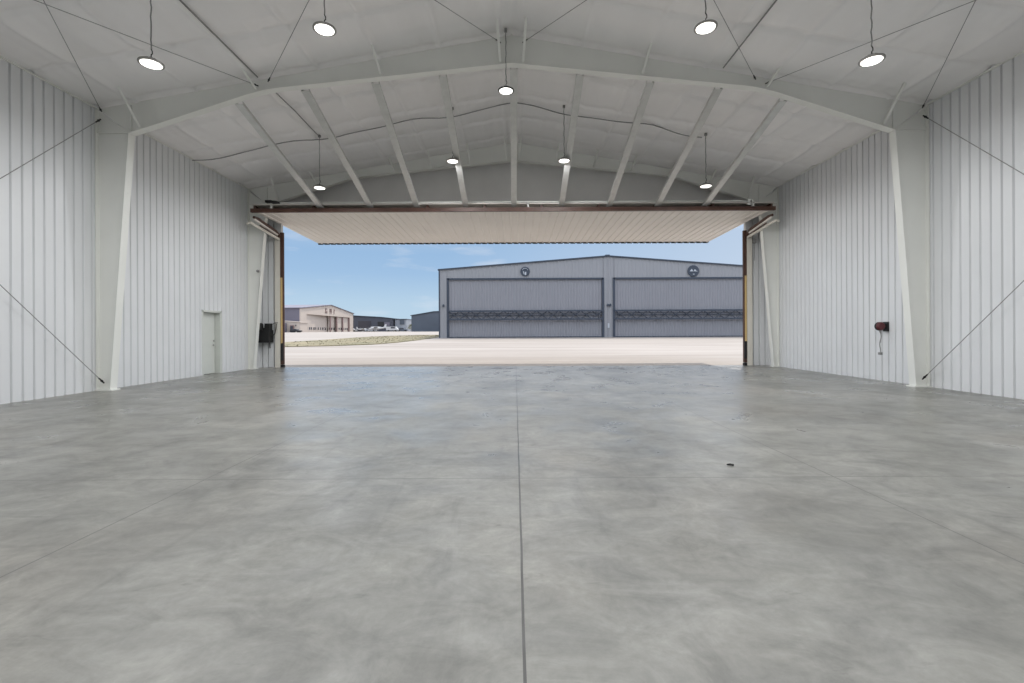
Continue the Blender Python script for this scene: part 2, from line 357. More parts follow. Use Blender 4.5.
# ------------------------------------------------------------------ rigid frames
KX, KZ = 9.36, 6.31; HX, HZ = 6.1, 7.36; RBZ = 7.98
def under(x):
    x = abs(x)
    return KZ+(KX-x)/(KX-HX)*(HZ-KZ) if x > HX else HZ+(HX-x)/HX*(RBZ-HZ)
def strip_plate(m, pts, y0, y1, th):           # a flange following pts (x,z), thickness upwards/outwards
    n = len(pts)
    for i in range(n-1):
        (xa, za), (xb, zb) = pts[i], pts[i+1]
        dx, dz = xb-xa, zb-za; l = math.hypot(dx, dz); nx_, nz_ = -dz/l*th, dx/l*th
        m.prism([(xa, za), (xb, zb), (xb+nx_, zb+nz_), (xa+nx_, za+nz_)], y0, y1)
def frame(Y, label, braces, BI=9.84, KX=9.36):
    fr = thing('rigid_frame', label, 'steel frame', (0, Y, 0), 'steel portal frames across the hangar')
    for s in (-1, 1):
        m = MB()
        m.prism([(s*BI, .03), (s*(HW-.01), .03), (s*(HW-.01), eave-.12), (s*KX, KZ)], Y-.006, Y+.006)
        strip_plate(m, [(s*BI, .03), (s*KX, KZ+.01)] if s < 0 else [(s*KX, KZ+.01), (s*BI, .03)], Y-.1, Y+.1, .018)
        m.box(*sorted((s*(HW-.03), s*(HW-.012))), Y-.1, Y+.1, .03, eave-.12)
        col = m.build('column', M['frame'], fr)
        m = MB(); m.box(*sorted((s*(BI-.06), s*(HW-.0))), Y-.13, Y+.13, 0, .03); m.build('base_plate', M['frame'], col)
        m = MB()
        m.prism([(s*KX, KZ), (s*HX, HZ), (0, RBZ), (0, RZ-.07), (s*(HW-.01), eave-.07)], Y-.006, Y+.006)
        hp = []                                 # softly curved haunch
        for k in range(7):
            u = k/6; x = HX+.45-.9*u; za = under(HX+.45); zb = under(HX-.45); zc = HZ
            hp.append((x, (1-u)**2*za+2*u*(1-u)*zc+u*u*zb))
        pts = [(KX, KZ)]+hp+[(0, RBZ)]
        pts = [(s*x, z) for x, z in pts]
        if s > 0: pts = pts[::-1]
        strip_plate(m, pts, Y-.1, Y+.1, -.02)
        raf = m.build('rafter', M['frame'], fr)
        m = MB()                                # knee stiffeners
        m.prism([(s*KX, KZ), (s*KX, KZ+.022), (s*(HW-.02), KZ+.022), (s*(HW-.02), KZ)], Y-.06, Y+.06)
        m.prism([(s*KX, KZ), (s*(KX-.012), KZ), (s*(KX-.012), roof(KX)-.14), (s*KX, roof(KX)-.14)], Y-.05, Y+.05)
        dx, dz = HW-.03-KX, eave-.16-KZ; l = math.hypot(dx, dz); nx_, nz_ = -dz/l*.012, dx/l*.012
        m.prism([(s*KX, KZ), (s*(KX+dx), KZ+dz), (s*(KX+dx+nx_), KZ+dz+nz_), (s*(KX+nx_), KZ+nz_)], Y-.04, Y+.04)
        m.build('stiffener', M['frame'], raf)
        for x in braces:
            m = MB(); dy = -.72 if Y < 15 else -.6
            zt = roof(x)-.07; zb = (under(x)+.04)
            q = .03
            m.prism([(s*x-q, 0), (s*x+q, 0), (s*x+q, .006), (s*x-q, .006)], 0, 1) if 0 else None
            a = Vector((s*x, Y-.08, zb)); c = Vector((s*(x+.06 if x < 9 else x), Y+dy, zt)); dd = (c-a).normalized()
            sd_ = Vector((1, 0, 0)); up_ = dd.cross(sd_).normalized()
            vs = []
            for p in (a, c):
                for u_, w_ in ((-q, 0), (q, 0), (q, .007), (-q+.007, .007), (-q+.007, .04), (-q, .04)):
                    vs.append(p+sd_*u_+up_*w_)
            m.add(vs, [tuple(range(6)), tuple(range(11, 5, -1))]+[(i, (i+1) % 6, (i+1) % 6+6, i+6) for i in range(6)])
            m.build('flange_brace', M['frame'], fr)
    m = MB(); m.box(-.02, .02, Y-.1, Y+.1, RBZ, RZ-.1); m.build('ridge_plate', M['frame'], fr)
    return fr
frame(11.5, 'nearer white steel portal frame in full view, column and rafter nearest the camera', (.28, 3.2, 6.25, 9.1))
frame(18.0, 'farther white steel portal frame, close behind the raised hangar door', (.25, 1.65, 3.12, 4.55, 6.0, 7.5, 9.0), 9.98, 9.47)

# ------------------------------------------------------------------ struts from near frame down to the door head
bx = (-6.99, -5.18, -3.5, -1.72, .03, 1.76, 3.5, 5.25, 6.97)
tx = (-6.8, -5.15, -3.4, -1.72, .05, 1.7, 3.45, 5.15, 6.75)
names = ['outermost on the left', 'second from the left', 'third from the left', 'just left of the middle one', 'the middle one under the ridge',
         'just right of the middle one', 'third from the right', 'second from the right', 'outermost on the right']
YD, ZD = 16.9, 5.80                       # inner edge of the raised door
for x0, x1, nm in zip(tx, bx, names):
    a = Vector((x0, 11.62, under(x0)-.05)); c = Vector((x1, YD+.14, ZD+.10)); dd = (c-a).normalized()
    sx_ = Vector((1, 0, 0)); sx_ = (sx_-dd*sx_.dot(dd)).normalized(); up = sx_.cross(dd).normalized()
    if up.z < 0: up = -up
    w, h, t, li = .095, .085, .006, .03
    prof = [(-w, 0), (w, 0), (w, h), (w-li, h), (w-li, h-t), (w-t, h-t), (w-t, t), (-w+t, t), (-w+t, h-t), (-w+li, h-t), (-w+li, h), (-w, h)]
    m = MB(); vs = [p+sx_*u+up*v for p in (a, c) for u, v in prof]; n = len(prof)
    m.add(vs, [(i, (i+1) % n, (i+1) % n+n, i+n) for i in range(n)]+[tuple(range(n)), tuple(range(2*n-1, n-1, -1))])
    o = m.build('door_strut', M['galv'], None, (a+c)/2)
    tag(o, 'sloping galvanised channel strut from frame to door head, '+nm, 'strut', 'channel struts above the door head')

# ------------------------------------------------------------------ raised hangar door
YO, ZO, DW = 22.6, 5.67, 9.45
dr = thing('door_2', 'large cream ribbed hangar door raised level, brown steel inner edge', 'hangar door', (0, YF, 5.4)); dr['kind'] = 'structure'; del dr['category']
def dz(y): return ZD+(ZO-ZD)*(y-YD)/(YO-YD)
m = MB()
xs = [-DW]; hs = [0]; x = -DW+.15
while x < DW-.1:
    for a, h in ((x, 0), (x+.02, -.03), (x+.055, -.03), (x+.075, 0)): xs.append(a); hs.append(h)
    x += .305
xs.append(DW); hs.append(0)
n = len(xs); vs = []
for y in (YD+.1, YO-.02):
    vs += [(x, y, dz(y)+.03+h) for x, h in zip(xs, hs)]
for y in (YD+.1, YO-.02):
    vs += [(x, y, dz(y)+.08) for x in xs]
fs = [(i, i+1, n+i+1, n+i) for i in range(n-1)]+[(2*n+i, 2*n+i+1, 3*n+i+1, 3*n+i) for i in range(n-1)]
fs += [(i, i+1, 2*n+i+1, 2*n+i) for i in range(n-1)]+[(n+i, n+i+1, 3*n+i+1, 3*n+i) for i in range(n-1)]
fs += [(0, n, 3*n, 2*n), (n-1, 2*n-1, 4*n-1, 3*n-1)]
m.add(vs, fs); m.build('door_panel', M['doorskin'], dr)
m = MB(); m.box(-DW-.05, DW+.05, YD-.02, YD+.1, ZD-.045, ZD+.09)
m.build('inner_edge_beam', M['brown'], dr)
m = MB()
x = -DW+.1
while x < DW: m.box(x, x+.05, YD-.035, YD-.0, ZD-.05, ZD+.01); x += .305
m.build('fastener_row', M['brown'], dr)
m = MB()
for s in (-1, 1): m.prism([(YD+.1, dz(YD)+.05), (YO, dz(YO)+.05), (YO, dz(YO)+.22), (YD+.1, dz(YD)+.22)], *sorted((s*DW, s*(DW-.08))), axis='X')
for x in [-DW+.08+i*(2*DW-.16)/9 for i in range(1, 9)]: m.prism([(YD+.1, dz(YD)+.085), (YO, dz(YO)+.085), (YO, dz(YO)+.22), (YD+.1, dz(YD)+.22)], x-.04, x+.04, axis='X')
m.build('stiffening_frame', M['brown'], dr)
m = MB(); m.prism([(YD, dz(YD)+.22), (YO+.05, dz(YO)+.22), (YO+.05, dz(YO)+.25), (YD, dz(YD)+.25)], -DW, DW, axis='X'); m.build('outer_skin', M['doorskin'], dr)
m = MB(); x = -DW
while x < DW-.1: m.box(x, x+.24, YO-.02, YO+.03, ZO-.035, ZO+.24); x += .305
m.box(-DW, DW, YO-.02, YO+.03, ZO+.0, ZO+.24)
m.build('rubber_seal', M['black'], dr)
# swing arm on each side
for s in (-1, 1):
    A = Vector((s*9.50, 17.1, 5.58)); B = Vector((s*9.38, YF-.1, 5.27))
    up = Vector((0, .3, 1)).normalized()
    m = MB(); m.tube([A+up*.05, A.lerp(B, .15)+up*.10, A.lerp(B, .85)+up*.10, B+up*.02], [.05, .05, .05, .05], 10)
    arm = m.build('swing_arm', M['brown'], dr)
    m = MB(); m.tube([A.lerp(B, .02), A.lerp(B, .93)-up*.0], .035, 10); m.build('piston_rod', M['rod'], arm)
    m = MB(); m.tube([A.lerp(B, .25)-up*.10, B-up*.08], .022, 8); m.tube([B-up*.1, B+up*.08], .05, 8); m.build('hinge_bar', M['brown'], arm)
    m = MB(); a2 = A-up*.15+Vector((s*.12, 0, 0)); b2 = B-up*.14
    m.tube([a2, b2], .05, 6); m.tube([a2, a2+Vector((s*.10, 0, -.06))], .04, 6); m.build('mounting_rail', M['cream'], arm)
# shaft over the door head with its drive
sh = thing('drive_shaft', 'long thin steel tube running just above the brown door edge', 'shaft', (0, YD+.06, ZD+.2))
m = MB(); m.tube([(-8.45, YD+.04, ZD+.30), (8.45, YD+.04, ZD+.30)], .028, 8); m.build('tube', M['frame'], sh)
m = MB(); m.tube([(-8.45, YD+.04, ZD+.30), (-8.62, YD+.02, ZD+.31), (-8.8, YD, ZD+.34)], [.045, .07, .05], 8); m.box(-8.95, -8.72, YD-.06, YD+.1, ZD+.30, ZD+.38); m.build('drive_head', M['black'], sh)
m = MB(); m.lathe([(.03, -.05), (.07, -.04), (.07, .04), (.03, .05)], (8.55, YD+.04, ZD+.30), 12, 'X'); m.box(8.48, 8.62, YD, YD+.1, ZD+.16, ZD+.25); m.build('bearing', M['frame'], sh)
for x in (-8.75, 0.55, 8.7):
    m = MB(); m.box(x-.03, x+.03, YD, YD+.1, ZD+.09, ZD+.33); m.build('bracket', M['frame'], sh)

# ------------------------------------------------------------------ bracing rods
def rod(name, a, c, r, m_, label, cat, group=None, ends=True):
    a, c = Vector(a), Vector(c); t = thing(name, label, cat, tuple(a), group)
    m = MB(); m.tube([a, c], r, 8); m.build('rod', m_, t)
    if ends:
        d = (c-a).normalized(); m = MB(); m.tube([a-d*.05, a+d*.14], r*2., 8); m.tube([a+d*.02, a+d*.05], r*3.4, 6); m.build('end_nut', M['black'], t)
    return t
YN = 11.42
g = 'roof bracing rods in the near bay'
rz = lambda x, dn=.15: roof(x)-dn
for s, nm in ((-1, 'left'), (1, 'right')):
    rod('bracing_rod', (s*10.05, YN, rz(10.05, .17)), (s*6.3, 5.0, rz(6.3)), .007, M['dark'], f'thin roof bracing rod starting in the upper {nm} corner of the near frame', 'bracing rod', g)
    rod('bracing_rod', (s*6.25, YN, rz(6.25, .23)), (s*9.9, 5.0, rz(9.9, .2)), .007, M['dark'], f'thin roof bracing rod slanting outward over the outer {nm} lamp', 'bracing rod', g)
    rod('bracing_rod', (s*5.95, YN, rz(5.95, .17)), (s*.3, 5.0, rz(.3)), .007, M['dark'], f'thin roof bracing rod rising from the {nm} haunch towards the ridge', 'bracing rod', g)
    rod('bracing_rod', (s*.3, YN, rz(.3, .23)), (s*5.0, 5.0, rz(5.0, .2)), .007, M['dark'], f'thin roof bracing rod leaving the ridge towards the {nm} eave', 'bracing rod', g)
    gw = 'wall bracing rods beside the near frame'
    rod('bracing_rod', (s*10.09, YN, 6.62), (s*10.09, 5.0, .36), .008, M['dark'], f'upper wall bracing rod on the {nm}, fixed high on the near column', 'bracing rod', gw)
    rod('bracing_rod', (s*10.04, YN, .22), (s*10.04, 5.0, 6.3), .008, M['dark'], f'lower wall bracing rod on the {nm}, fixed by the foot of the near column', 'bracing rod', gw)
# conduits along the roof
def conduit(pts, r, label):
    m = MB(); m.tube(pts, r, 8); return tag(m.build('ceiling_cable', M['dark'], None, pts[0]), label, 'cable')
conduit([(-6.15, 11.3, rz(6.15, .12)), (-6.15, 5.0, rz(6.15, .10))], .016, 'dark straight conduit under the ceiling left of the near row of lamps')
conduit([(5.12, 11.3, rz(5.12, .12)), (5.12, 5.0, rz(5.12, .10))], .016, 'dark straight conduit under the ceiling right of the inner right lamp')
pts = []
for k in range(61):
    x = -10.15+k*(16.2/60); d = .115+.02*math.sin(k*.9)+.03*abs(math.sin(k*math.pi/9)); pts.append((x, 14.8+.12*math.sin(k*.45), roof(x)-d-.02))
conduit(pts, .017, 'dark cable drooping across the ceiling beyond the near frame')
conduit([(-6.1, 14.8, rz(6.1, .13)), (-6.12, 14.0, rz(6.1, .1)), (-6.05, 13.0, rz(6.1, .14)), (-6.1, 11.7, rz(6.1, .12))], .015, 'dark cable running back from the far left lamp to the near frame')

# ------------------------------------------------------------------ high bay lamps
def lamp_meshes(body):
    r = .19
    a = MB(); a.lathe([(.04, .10), (.055, .098), (.06, .06), (.12, .04), (r, .025), (r+.004, .012), (r, .0), (r-.028, -.003), (r-.030, .006)], n=36)
    for k in range(16):
        t = 2*math.pi*k/16; c_, s_ = math.cos(t), math.sin(t)
        a.add([(c_*.05, s_*.05, .09), (c_*.15, s_*.15, .035), (c_*.15, s_*.15, .05), (c_*.07, s_*.07, .098)], [(0, 1, 2, 3)])
    l = MB(); l.lathe([(r-.032, .004), (r-.036, -.008), (.02, -.014)], n=36)
    h = MB(); h.tube([(0, 0, .095), (0, 0, .12), (0, 0, .125), (0, 0, .16), (.02, 0, .18), (.02, 0, .22), (0, 0, .26)], [.022, .022, .009, .009, .009, .009, .009], 8)
    return a, l, h
def lamp(x, y, z, label, group, body, cat='lamp'):
    t = thing('high_bay_lamp', label, cat, (x, y, z), group)
    a, l, h = lamp_meshes(body)
    for q in (a, l, h): q.v = [(v[0]+x, v[1]+y, v[2]+z) for v in q.v]
    a.build('lamp_housing', body, t); l.build('lens', M['lens'], t); h.build('hook', M['black'], t)
    m = MB(); m.lathe([(.018, -.013), (.018, -.022), (.01, -.024)], (x, y, z), 12); m.build('sensor', M['galv'], t)
    top = roof(x)-.10-z
    m = MB(); pts = [(x+.006*math.sin(k*1.7), y+.006*math.cos(k*2.1), z+.26+(top-.26)*k/16) for k in range(17)]
    m.tube(pts, .011, 6); m.box(x-.035, x+.035, y-.035, y+.035, z+top-.05, z+top+.02); m.build('hanging_cable', M['dark'], t)
    ld = bpy.data.lights.new('lamp_light', 'AREA'); ld.shape = 'DISK'; ld.size = .3; ld.energy = LAMP_W; ld.color = (.97, .985, 1)
    lo = bpy.data.objects.new('lamp_light', ld); C.objects.link(lo); lo.parent = t; lo.location = (0, 0, -.02)
    return t
g1 = 'round high bay lamps in the near bay'; g2 = 'round high bay lamps in the door bay'
for x, nm in ((-6.2, 'outer left, hanging before the left haunch'), (-3.21, 'inner left of the near row'), (3.36, 'inner right of the near row'), (6.22, 'outer right, hanging before the right haunch')):
    lamp(x, 8.05, {True: 6.04, False: 6.62}[abs(x) > 5], 'round lit high bay lamp on a cable, '+nm, g1, M['lampbody'])
lamp(-.14, 11.2, 7.17, 'round lit high bay lamp with black rim hanging beside the ridge of the near frame', g1, M['lampdark'])
for x, z, nm in ((-6.1, 5.96, 'far left above the door, beside the second strut'), (-1.86, 6.69, 'left of the middle strut above the door'),
                 (1.60, 6.69, 'right of the middle strut above the door'), (6.1, 5.96, 'far right above the door, beside the second strut from the right')):
    lamp(x, 14.75 if abs(x) > 3 else 14.5, z, 'lit lamp, '+nm, g2, M['lampbody'])
# unseen lamp rows added behind the camera to brighten the interior
for x in (-6.27, -2.1, 2.1, 6.4):
    for y in (1.2, -4.5):
        lamp(x, y, roof(x)-1.65, 'added unseen fill lamp '+{-6.27: 'near the left wall', -2.1: 'left of the ridge', 2.1: 'right of the ridge', 6.4: 'near the right wall'}[x]+(', row nearer the door' if y > 0 else ', row nearer the back wall'), 'added fill lamps behind the camera', M['lampbody'])

# ------------------------------------------------------------------ wall equipment
pu = thing('hydraulic_power_unit', 'black hydraulic power unit mounted on the wall left of the opening', 'power unit', (-9.93, 18.6, 1.0))
m = MB(); m.box(-10.19, -9.66, 18.42, 18.77, 1.0, 1.5); m.box(-10.17, -9.68, 18.40, 18.42, 1.05, 1.45); m.build('tank', M['black'], pu)
m = MB(); m.lathe([(.06, 0), (.11, .02), (.11, .22), (.08, .27), (.04, .28)], (-10.08, 18.58, 1.5), 16); m.build('motor', M['black'], pu)
m = MB(); m.box(-9.87, -9.67, 18.48, 18.7, 1.5, 1.76); m.lathe([(.03, 0), (.05, .01), (.05, .08), (.02, .09)], (-9.94, 18.58, 1.5), 12); m.build('valve_block', M['black'], pu)
m = MB(); m.tube([(-9.68, 18.6, 1.70), (-9.5, 18.62, 1.79), (-9.42, 18.66, 1.79)], .012, 6); m.tube([(-9.67, 18.55, 1.28), (-9.58, 18.55, 1.26), (-9.52, 18.6, 1.35), (-9.50, 18.66, 1.55), (-9.5, 18.68, 1.76)], .018, 8)
m.tube([(-9.72, 18.6, 1.0), (-9.72, 18.62, .78)], .02, 6); m.build('hose', M['black'], pu)
cr_ = thing('cord_reel', 'dark red and black cord reel mounted on the right wall', 'cord reel', (10.15, 12.75, 1.5))
rx, ry, rzz = 10.02, 12.75, 1.50
m = MB(); m.lathe([(.05, -.06), (.09, -.055), (.115, -.03), (.115, .0), (.10, .01)], (rx, ry, rzz), 20, 'Y'); m.build('reel_drum', M['red'], cr_)
m = MB(); m.lathe([(.10, .0), (.11, .01), (.118, .05), (.10, .08), (.04, .09)], (rx, ry, rzz), 20, 'Y'); m.build('reel_cover', M['black'], cr_)
m = MB(); m.box(rx+.02, HW-.0, ry-.04, ry+.05, rzz-.05, rzz+.05); m.box(HW-.035, HW-.0, ry-.08, ry+.09, rzz-.14, rzz+.12); m.build('wall_bracket', M['black'], cr_)
m = MB(); p = [(rx-.02, ry, rzz-.12)]+[(rx+.03*math.sin(k*1.1), ry+.03*math.cos(k*.9), rzz-.12-.075*k) for k in range(1, 9)]
m.tube(p, .011, 6); m.tube([(rx+.05, ry+.04, rzz-.1), (rx+.06, ry+.05, rzz-.3), (rx+.02, ry+.02, rzz-.45)], .009, 6); m.build('cord', M['dark'], cr_)
m = MB(); m.box(rx-.04, rx+.04, ry-.03, ry+.03, rzz-.78, rzz-.71); m.build('plug', M['dark'], cr_)
m = MB(); m.box(9.60, 9.72, 18.66, 18.78, 4.9, 5.06); m.tube([(9.66, 18.72, 4.9), (9.66, 18.74, 4.2)], .01, 6)
tag(m.build('junction_box', M['dark'], None, (9.66, 18.72, 4.98)), 'small dark junction box high on the wall right of the opening', 'junction box')
m = MB(); m.lathe([(.02, 0), (.05, -.02), (.05, -.08), (.03, -.1)], (-9.76, 17.88, 3.75), 12, 'Y')
tag(m.build('sensor', M['dark'], None, (-9.76, 17.88, 3.75)), 'tiny dark sensor on the far left column', 'sensor')
m = MB(); dx, dy = 2.28, 4.86
m.tube([(dx-.03, dy+.01, .010), (dx, dy, .014), (dx+.035, dy-.012, .012)], [.006, .012, .010], 6); m.tube([(dx+.01, dy, .012), (dx+.018, dy-.04, .010)], [.007, .004], 6)
tag(m.build('debris_scrap', M['black'], None, (dx, dy, 0)), 'small black scrap lying on the concrete floor', 'scrap')

# ------------------------------------------------------------------ outside ground
GP = [(YF+.02, 0), (60, .74), (140, 1.40), (200, 1.52), (900, 1.9)]
def gz(y):
    for (a, za), (b_, zb) in zip(GP, GP[1:]):
        if y <= b_: return za+(zb-za)*(y-a)/(b_-a)
    return GP[-1][1]
m = MB(); vs = []
for y, z in GP: vs += [(-700, y, z), (700, y, z)]
for y, z in GP: vs += [(-700, y, z-.5), (700, y, z-.5)]
k = len(GP)*2; fs = [(2*i, 2*i+1, 2*i+3, 2*i+2) for i in range(len(GP)-1)]+[(k+2*i, k+2*i+2, k+2*i+3, k+2*i+1) for i in range(len(GP)-1)]+[(0, k, k+1, 1)]
m.add(vs, fs); ap = struct(m.build('apron_ground', M['apron']))
# dry grass island: outline in plan
front = [(-24, 34.2), (-19.5, 34.6), (-17.2, 35.2), (-14.2, 36.3), (-11.8, 38.3), (-10.6, 42), (-10.0, 47), (-9.6, 53), (-9.4, 60)]
back = [(-9.6, 72), (-13.5, 72), (-17.5, 66), (-19.2, 57), (-20.2, 48), (-21.5, 42.5), (-25, 40)]
random.seed(3)
def xat(line, y):
    for (xa, ya), (xb, yb) in zip(line, line[1:]):
        if ya <= y <= yb: return xa+(xb-xa)*(y-ya)/(yb-ya)
    return line[-1][0] if y > line[-1][1] else line[0][0]
leftl = [(-24, 34.2), (-25, 40), (-21.5, 42.5), (-20.2, 48), (-19.2, 57), (-17.5, 66), (-14.5, 72)]
front[-1:] = [(-9.4, 60), (-9.6, 72)]
m = MB(); ys = [34.2+i*.63 for i in range(61)]
for ya, yb in zip(ys, ys[1:]):
    l0, l1, r0, r1 = xat(leftl, ya), xat(leftl, yb), xat(front, ya), xat(front, yb)
    m.add([(l0, ya, gz(ya)+.06), (r0, ya, gz(ya)+.06), (r1, yb, gz(yb)+.06), (l1, yb, gz(yb)+.06), (l0, ya, gz(ya)-.1), (r0, ya, gz(ya)-.1), (r1, yb, gz(yb)-.1), (l1, yb, gz(yb)-.1)],
          [(0, 1, 2, 3), (0, 4, 5, 1), (1, 5, 6, 2), (3, 2, 6, 7), (0, 3, 7, 4)])
for k in range(900):                     # tufts
    y = random.uniform(35, 71); 
    xl = xat(leftl, y)+.2; xr = xat(front, y)-.2
    x = random.uniform(xl, xr); h = random.uniform(.03, .07); w = random.uniform(.05, .14); z = gz(y)+.05
    a = random.uniform(0, 3.14); c_, s_ = math.cos(a)*w, math.sin(a)*w
    m.add([(x-c_, y-s_, z), (x+c_, y+s_, z), (x+s_*.3, y-c_*.3, z+h)], [(0, 1, 2)])
go = m.build('grass', M['grass'], None, (-15, 50, gz(50))); go['kind'] = 'stuff'; go['label'] = 'dry yellowish grass strip on the apron beyond the opening'

# ------------------------------------------------------------------ grey hangar across the apron
HY = 55.0; hb = gz(HY)
x0, x1, xr = -8.85, 30.9, 11.05; ez, rdz = 8.62, 10.12
hg = thing('aircraft_hangar', 'grey gabled hangar with two wide closed doors straight across the apron', 'hangar', (xr, HY, hb))
def gtop(x): return ez+(rdz-ez)*(1-abs(x-xr)/(x1-xr))
doors = [(-7.85, 10.45), (11.7, 29.95)]; dtop = 7.55
m = MB()                                   # ribbed facade with holes left where the doors are
xs = []; x = x0
while x < x1: xs.append(x); x += .42
xs = sorted(set([round(v, 3) for v in xs]+[xr, x1]+[v for d in doors for v in d]))
xx = []
for v, wv in zip(xs, xs[1:]):
    base = hb
    for a, c in doors:
        if a <= (v+wv)/2 <= c: base = dtop
    q = min(.10, (wv-v)/3)
    for a, c, ya, yb in ((v, v+q, HY, HY-.05), (v+q, v+2*q, HY-.05, HY), (v+2*q, wv, HY, HY)):
        m.add([(a, ya, base), (c, yb, base), (c, yb, gtop(c)), (a, ya, gtop(a))], [(0, 1, 2, 3)])
m.build('front_wall', M['greylight'], hg)
m = MB(); m.box(x0, x0+.1, HY, HY+20, hb-.2, ez); m.box(x1-.1, x1, HY, HY+20, hb-.2, ez); m.prism([(x0, hb-.2), (x1, hb-.2), (x1, ez), (xr, rdz), (x0, ez)], HY+19.9, HY+20); m.build('side_wall', M['greylight'], hg)
m = MB(); m.prism([(x0-.15, ez-.02), (xr, rdz+.02), (x1+.15, ez-.02), (x1+.15, ez+.13), (xr, rdz+.17), (x0-.15, ez+.13)], HY-.15, HY+20.1); m.build('roof', M['slate'], hg)
m = MB(); m.box(xr-.25, xr+.25, HY+.2, HY+19, rdz+.1, rdz+.3); m.build('ridge_vent', M['slate'], hg)
m = MB(); m.box(x0-.06, x0+.1, HY-.1, HY, hb-.1, ez); m.build('corner_trim', M['slate'], hg)
for a, c in doors:
    dd = MB(); x = a+.1
    while x < c-.05:
        wv = min(.32, c-x); q = wv*.25
        for p_, r_, ya, yb in ((x, x+q, HY+.1, HY+.04), (x+q, x+2*q, HY+.04, HY+.1), (x+2*q, x+wv, HY+.1, HY+.1)):
            dd.add([(p_, ya, hb-.1), (r_, yb, hb-.1), (r_, yb, dtop), (p_, ya, dtop)], [(0, 1, 2, 3)])
        x += wv
    d_ = dd.build('bay_door', M['grey'], hg)
    m = MB(); m.box(a-.12, a+.14, HY-.1, HY+.1, hb-.1, dtop+.12); m.box(c-.14, c+.12, HY-.1, HY+.1, hb-.1, dtop+.12); m.box(a, c, HY-.1, HY+.1, dtop-.08, dtop+.12); m.box(a, c, HY-.06, HY+.1, hb-.1, hb+.12)
    m.build('door_surround', M['slate'], d_)
    m = MB(); zt, zb = 3.78, 2.80
    m.box(a+.1, c-.1, HY-.35, HY-.2, zt-.09, zt+.09); m.box(a+.1, c-.1, HY-.35, HY-.2, zb-.09, zb+.09); m.box(a+.1, c-.1, HY-.14, HY-.02, zt-.28, zt-.22)
    m.box(a+.1, c-.1, HY-.14, HY-.02, (zt+zb)/2-.04, (zt+zb)/2+.04)
    nseg = 14; w_ = (c-a-.2)/nseg
    for k in range(nseg):
        u, v = a+.1+k*w_, a+.1+(k+1)*w_
        if k % 2: m.tube([(u, HY-.27, zb), (v, HY-.27, zt)], .055, 6); m.tube([(u, HY-.12, zt), (v, HY-.12, zb)], .045, 6)
        else: m.tube([(u, HY-.27, zt), (v, HY-.27, zb)], .055, 6); m.tube([(u, HY-.12, zb), (v, HY-.12, zt)], .045, 6)
    m.build('truss', M['slate'], d_)
def emblem(x, z, r, kind):
    m = MB(); m.lathe([(r, 0), (r, -.08), (r*.9, -.1)], (x, HY-.05, z), 28, 'Y'); e = m.build('round_emblem', M['slate'], hg)
    m = MB(); y = HY-.2
    if kind == 0:
        m.prism([(x-.05, z-.42), (x+.12, z-.42), (x+.14, z-.05), (x-.04, z-.05)], y, y+.05); m.prism([(x-.26, z+.0), (x-.18, z+.06), (x-.08, z-.3), (x-.16, z-.34)], y, y+.05)
        for k in range(10):
            t0, t1 = math.pi*(.15+k*.07), math.pi*(.15+k*.07+.05)
            m.prism([(x+math.cos(t0)*.34, z+math.sin(t0)*.34), (x+math.cos(t1)*.34, z+math.sin(t1)*.34), (x+math.cos(t1)*.40, z+math.sin(t1)*.40), (x+math.cos(t0)*.40, z+math.sin(t0)*.40)], y, y+.05)
    else:
        m.prism([(x-.46, z-.06), (x-.22, z+.24), (x-.04, z-.06)], y, y+.05)
        m.prism([(x+.0, z-.04), (x+.14, z+.2), (x+.24, z+.1), (x+.28, z+.02), (x+.5, z-.08)], y, y+.05)
        m.prism([(x-.1, z-.42), (x+.12, z-.42), (x+.1, z-.34), (x-.08, z-.34)], y, y+.05)
    m.build('emblem_mark', M['silver'], e)
emblem(1.27, 8.42, .56, 0); emblem(21.05, 8.40, .68, 1)
for x in (-8.35, 10.98, 11.27):
    m = MB(); m.box(x-.11, x+.11, HY-.2, HY-.02, 4.3, 4.52); m.prism([(x-.1, 4.52), (x+.1, 4.52), (x+.05, 4.6), (x-.05, 4.6)], HY-.15, HY-.02); m.build('wall_light', M['slate'], hg)
m = MB(); m.box(10.95, 11.15, HY-.12, HY-.02, 1.75, 2.3); m.build('meter_box', M['silver'], hg)

# ------------------------------------------------------------------ beige hangar, far left, facing right (+X)
BX, BY0, BY1 = -65.5, 143.0, 189.5; bz = gz(150)
bh = thing('aircraft_hangar', 'beige gabled hangar with a row of small dark windows, far left', 'hangar', (BX, 165, bz))
bm = (BY0+BY1)/2; be, br = 8.75, 10.9
def bt(y): return be+(br-be)*(1-abs(y-bm)/(bm-BY0))
oy0, oy1 = 147, 185.5; oz = 7.1
m = MB()
def face(ya, yb, z0a, th=.4): m.prism([(ya, z0a), (yb, z0a), (yb, bt(yb)), (ya, bt(ya))], BX-th, BX, axis='X')
face(BY0, oy0, bz-.3); face(oy1, BY1, bz-.3); face(oy0, bm, oz); face(bm, oy1, oz)
m.prism([(BY0, bz-.3), (BY1, bz-.3), (BY1, be), (bm, br), (BY0, be)], BX-42, BX-41.6, axis='X'); m.box(BX-42, BX, BY1-.3, BY1, bz-.3, be)
m.build('front_wall', M['beige'], bh)
m = MB(); m.box(BX-42, BX-.4, BY0, BY0+.3, bz-.3, be); m.build('side_wall', M['purple'], bh)
m = MB(); m.prism([(BY0-.3, be-.05), (bm, br), (BY1+.3, be-.05), (BY1+.3, be+.2), (bm, br+.25), (BY0-.3, be+.2)], BX-42, BX+.3, axis='X'); m.build('roof', M['purple'], bh)
nd = 4; leafs = [(147, 151), (151, 155), (155, 159.5), (159.5, 166.5), (166.5, 172.5), (172.5, 178.5), (178.5, 185.5)]
